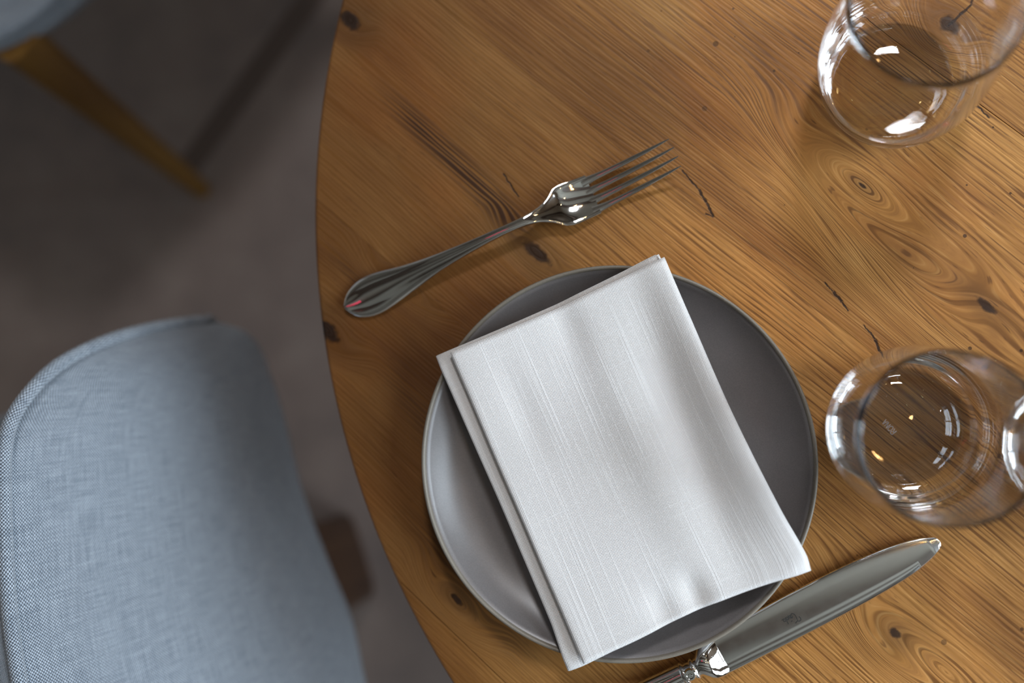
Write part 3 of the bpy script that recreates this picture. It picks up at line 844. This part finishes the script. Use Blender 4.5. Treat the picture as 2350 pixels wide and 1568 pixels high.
# ------------------------------------------------------------------ chairs
def shell_curves():
    """half outline of the shell, from the middle of the back round the side to the seat front:
    rim, waist (upper middle), belly, tuck and underside as (w, n, z)"""
    rim = [(0, -.016, .815), (.05, -.0125, .815), (.09, -.0075, .8145), (.127, -.001, .812), (.155, .0055, .8105), (.174, .010, .8085), (.190, .0135, .802), (.205, .017, .787), (.223, .0215, .758), (.239, .0238, .71), (.250, .0268, .66), (.259, .0292, .60), (.264, .026, .555), (.268, -.02, .525), (.270, -.10, .500), (.268, -.19, .484), (.262, -.29, .474), (.248, -.37, .470), (.19, -.415, .468), (.10, -.43, .468), (0, -.435, .468)]
    belly = [(0, .040, .50), (.045, .036, .50), (.085, .033, .50), (.118, .032, .50), (.145, .0335, .50), (.165, .035, .50), (.182, .036, .50), (.197, .0365, .50), (.212, .0365, .50), (.226, .036, .50), (.238, .0355, .50), (.249, .033, .503), (.2575, .022, .505), (.265, -.03, .492), (.268, -.10, .472), (.267, -.195, .460), (.260, -.295, .453), (.245, -.375, .449), (.19, -.42, .448), (.10, -.436, .448), (0, -.44, .448)]
    mid = []
    for r, b in zip(rim, belly):
        # halfway down, pushed out so the back is gently convex
        hgt = r[2] - b[2]
        mid.append((lerp(r[0], b[0], .5), lerp(r[1], b[1], .5) + .017 * min(1, hgt / .3), lerp(r[2], b[2], .5)))
    q1 = [(lerp(r[0], m_[0], .5), lerp(r[1], m_[1], .5) + .004 * min(1, (r[2] - b[2]) / .3), lerp(r[2], m_[2], .5)) for r, m_, b in zip(rim, mid, belly)]
    q3 = [(lerp(b[0], m_[0], .5), lerp(b[1], m_[1], .5) + .010 * min(1, (r[2] - b[2]) / .3), lerp(b[2], m_[2], .5)) for r, m_, b in zip(rim, mid, belly)]
    def inset(c, f, dz):
        out = []
        for (w, n, z) in c: out.append((w * f, (n + .19) * f - .19, z + dz))
        return out
    tuck = inset(belly, .955, -.020); tuck2 = inset(belly, .89, -.045); under = inset(belly, .80, -.064)
    return [rim, q1, mid, q3, belly, tuck, tuck2, under]
def full(c):
    """mirror the half outline into a closed loop"""
    return c + [(-w, n, z) for (w, n, z) in c[1:-1]][::-1]
def resample(c, k=3):
    n = len(c); out = []
    for i in range(n):
        p0, p1, p2, p3 = (Vector(c[(i + d) % n]) for d in (-1, 0, 1, 2))
        for s_ in range(k):
            t = s_ / k
            out.append(tuple(0.5 * ((2 * p1) + (-p0 + p2) * t + (2 * p0 - 5 * p1 + 4 * p2 - p3) * t * t + (-p0 + 3 * p1 - 3 * p2 + p3) * t ** 3)))
    return out
def make_chair(name, label, loc, ang, legs, group):
    """chair frame: local x = outward normal of the back, local -y = w"""
    root = thing(name, label, 'chair', loc, ang, group)
    def L(p): return Vector((p[1], -p[0], p[2]))
    cs = [resample(full(c), 3) for c in shell_curves()]
    # denser rows down the shell
    rows = []
    for i in range(len(cs) - 1):
        for s_ in range(3):
            t = s_ / 3; row = []
            for k in range(len(cs[0])):
                p0, p1, p2, p3 = (Vector(cs[min(max(i + d, 0), len(cs) - 1)][k]) for d in (-1, 0, 1, 2))
                row.append(0.5 * ((2 * p1) + (-p0 + p2) * t + (2 * p0 - 5 * p1 + 4 * p2 - p3) * t * t + (-p0 + 3 * p1 - 3 * p2 + p3) * t ** 3))
            rows.append(row)
    rows.append([Vector(p) for p in cs[-1]])
    n = len(rows[0])
    V, UV = [], []
    ua = [0.0]
    ref = rows[12]
    for k in range(1, n + 1): ua.append(ua[-1] + (ref[k % n] - ref[k - 1]).length)
    va = [0.0] * (n + 1)
    for i, row in enumerate(rows):
        for k in range(n + 1):
            if i: va[k] += (row[k % n] - rows[i - 1][k % n]).length
            V.append(L(row[k % n])); UV.append((ua[k], va[k]))
    Fc = [(i * (n + 1) + k, i * (n + 1) + k + 1, (i + 1) * (n + 1) + k + 1, (i + 1) * (n + 1) + k) for i in range(len(rows) - 1) for k in range(n)]
    # close the underside
    cI = len(V); V.append(L((0, -.19, rows[-1][0].z - .002))); UV.append((0, 0))
    b0 = (len(rows) - 1) * (n + 1)
    Fc += [(b0 + k, b0 + k + 1, cI) for k in range(n)]
    # inside: from the rim inwards and down to the seat
    inner_rows = []
    for f, dz, zmin in [(.955, .004, 0), (.90, -.012, 0), (.87, -.06, .462), (.85, -.16, .462), (.82, -.30, .462), (.74, -.36, .458), (.45, -.40, .462)]:
        row = []
        for p in rows[0]:
            z = max(p.z + dz, zmin if zmin else -1)
            row.append(Vector((p.x * f, (p.y + .19) * f - .19, z)))
        inner_rows.append(row)
    start = len(V); prev = list(range(0, n + 1))
    acc = 0.0
    for i, row in enumerate(inner_rows):
        cur = []
        acc -= 0.03
        for k in range(n + 1):
            cur.append(len(V)); V.append(L(row[k % n])); UV.append((ua[k], acc))
        Fc += [(prev[k], prev[k + 1], cur[k + 1], cur[k]) for k in range(n)]
        prev = cur
    cI = len(V); V.append(L((0, -.19, .464))); UV.append((0, 0))
    Fc += [(prev[k], prev[k + 1], cI) for k in range(n)]
    mesh_obj('seat_shell', V, Fc, M_UPH, root, uvs=UV)
    # corded piping that runs all round the rim
    pts = [L(p) + Vector((0.001, 0, 0.0012)) for p in rows[0]]
    seg_n = 10; Vp, Up, Fp = [], [], []
    for i, p in enumerate(pts):
        d = (pts[(i + 1) % n] - pts[i - 1]).normalized()
        a = d.cross(Vector((0, 0, 1)))
        a = a.normalized() if a.length > 1e-4 else Vector((1, 0, 0))
        b = a.cross(d).normalized()
        for k in range(seg_n):
            t = 2 * PI * k / seg_n
            Vp.append(p + a * (math.cos(t) * .0042) + b * (math.sin(t) * .0042)); Up.append((ua[i], k / seg_n * .026))
    for i in range(n):
        for k in range(seg_n):
            i2, k2 = (i + 1) % n, (k + 1) % seg_n
            Fp.append((i * seg_n + k, i * seg_n + k2, i2 * seg_n + k2, i2 * seg_n + k))
    mesh_obj('piping', Vp, Fp, M_UPH, root, uvs=Up)
    for kind, m, a, b, (w0, d0), (w1, d1) in legs:
        # tapered leg from under the shell (a) to the floor (b); sizes across w and n
        rings = []
        for f in (0, .25, .5, .75, .985, 1.0):
            c = Vector(a).lerp(Vector(b), f); ww = lerp(w0, w1, f) / 2; dd = lerp(d0, d1, f) / 2
            if f == 1.0: ww *= .93; dd *= .93
            ring = []
            for k in range(20):
                t = 2 * PI * k / 20; c_, s_ = math.cos(t), math.sin(t)
                pw_ = .35 if kind == 'plank' else .75
                ring.append(L((c.x + ww * math.copysign(abs(c_) ** pw_, c_), c.y + dd * math.copysign(abs(s_) ** pw_, s_), c.z)))
            rings.append(ring)
        V, Fc = loft(rings)
        o = mesh_obj('back_leg' if kind == 'plank' else 'leg', V, Fc, m, root, angle=40)
        if kind == 'plank': o['label'] = 'broad dark brown wooden back leg'
    return root
ZL = .385
make_chair('shell_chair', 'grey woven shell chair in the foreground, its corded back turned to the table', (-0.335, -0.205, 0), math.radians(19),
           [('plank', M_DARKWOOD, (-.026, -.150, .400), (-.026, -.152, 0), (.118, .050), (.118, .050)),
            ('round', M_DARKWOOD, (.15, -.30, ZL), (.19, -.36, 0), (.036, .036), (.022, .022)),
            ('round', M_DARKWOOD, (-.15, -.30, ZL), (-.19, -.36, 0), (.036, .036), (.022, .022))], None)
FANG = math.radians(135)
fw, fn = Vector((math.sin(FANG), -math.cos(FANG), 0)), Vector((math.cos(FANG), math.sin(FANG), 0))
far_loc = Vector((-0.813, 0.768, 0))          # its near front leg stands at (-0.712, 0.281)
def far_local(p):
    d = Vector(p) - far_loc; return (d.dot(fw), d.dot(fn), p[2])
la, lb = far_local((-0.667, 0.342, 0.452)), far_local((-0.712, 0.281, 0))
la2, lb2 = (-la[0], la[1], la[2]), (-lb[0], lb[1], 0)
make_chair('shell_chair', 'grey shell chair at the upper left, only a corner and one golden oak leg showing', far_loc, FANG,
           [('round', M_OAK, la, lb, (.048, .046), (.025, .024)), ('round', M_OAK, la2, lb2, (.048, .046), (.025, .024)),
            ('round', M_OAK, (.16, -.08, ZL), (.19, -.02, 0), (.046, .044), (.024, .024)), ('round', M_OAK, (-.16, -.08, ZL), (-.19, -.02, 0), (.046, .044), (.024, .024))], None)

# ------------------------------------------------------------------ lamps of the room (overhead, mirrored in the cutlery and glass)
M_BULB = emit('warm_filament', (1.0, 0.56, 0.20), 140.0)
M_SHADE = plain('blackened_brass', (0.10, 0.07, 0.03), 0.35, 1.0)
bulb_spots = [(0.20, 0.78, 2.10), (0.62, 0.33, 2.15), (0.06, 0.92, 2.15), (0.85, 0.72, 2.10), (0.42, 0.02, 2.12), (1.10, 0.20, 2.15)]
for i, (bx, by, bz) in enumerate(bulb_spots):
    root = thing('pendant_lamp', 'small bare warm bulb hanging on a cord above the tables', 'lamp', (bx, by, bz), 0, 'bare bulbs above the tables')
    V, Fc = lathe([(0, -0.022), (0.005, -0.021), (0.0095, -0.014), (0.011, -0.005), (0.009, 0.006), (0.007, 0.016), (0, 0.018)], 24)
    mesh_obj('bulb', V, Fc, M_BULB, root)
    V, Fc = lathe([(0, 0.016), (0.015, 0.016), (0.017, 0.03), (0.014, 0.055), (0.004, 0.062), (0, 0.062)], 20)
    mesh_obj('socket', V, Fc, M_SHADE, root, angle=40)
    V, Fc = tube([(0, 0, 0.06), (0, 0, CEIL - bz)], 0.0025, 8)
    mesh_obj('cord', V, Fc, M_BLACK, root)
neon = thing('neon_tube', 'thin red neon tube fixed under the ceiling', 'neon light', (-0.62, 0.15, CEIL - 0.19))
V, Fc = tube([(-0.24, 0, 0), (0.24, 0, 0)], 0.011, 12)
mesh_obj('glass_tube', V, Fc, emit('red_neon', (1.0, 0.02, 0.12), 4.0), neon)
for sx in (-0.24, 0.24):
    V, Fc = tube([(sx, 0, 0.0), (sx, 0, 0.19)], 0.008, 10)
    mesh_obj('bracket', V, Fc, M_BLACK, neon)
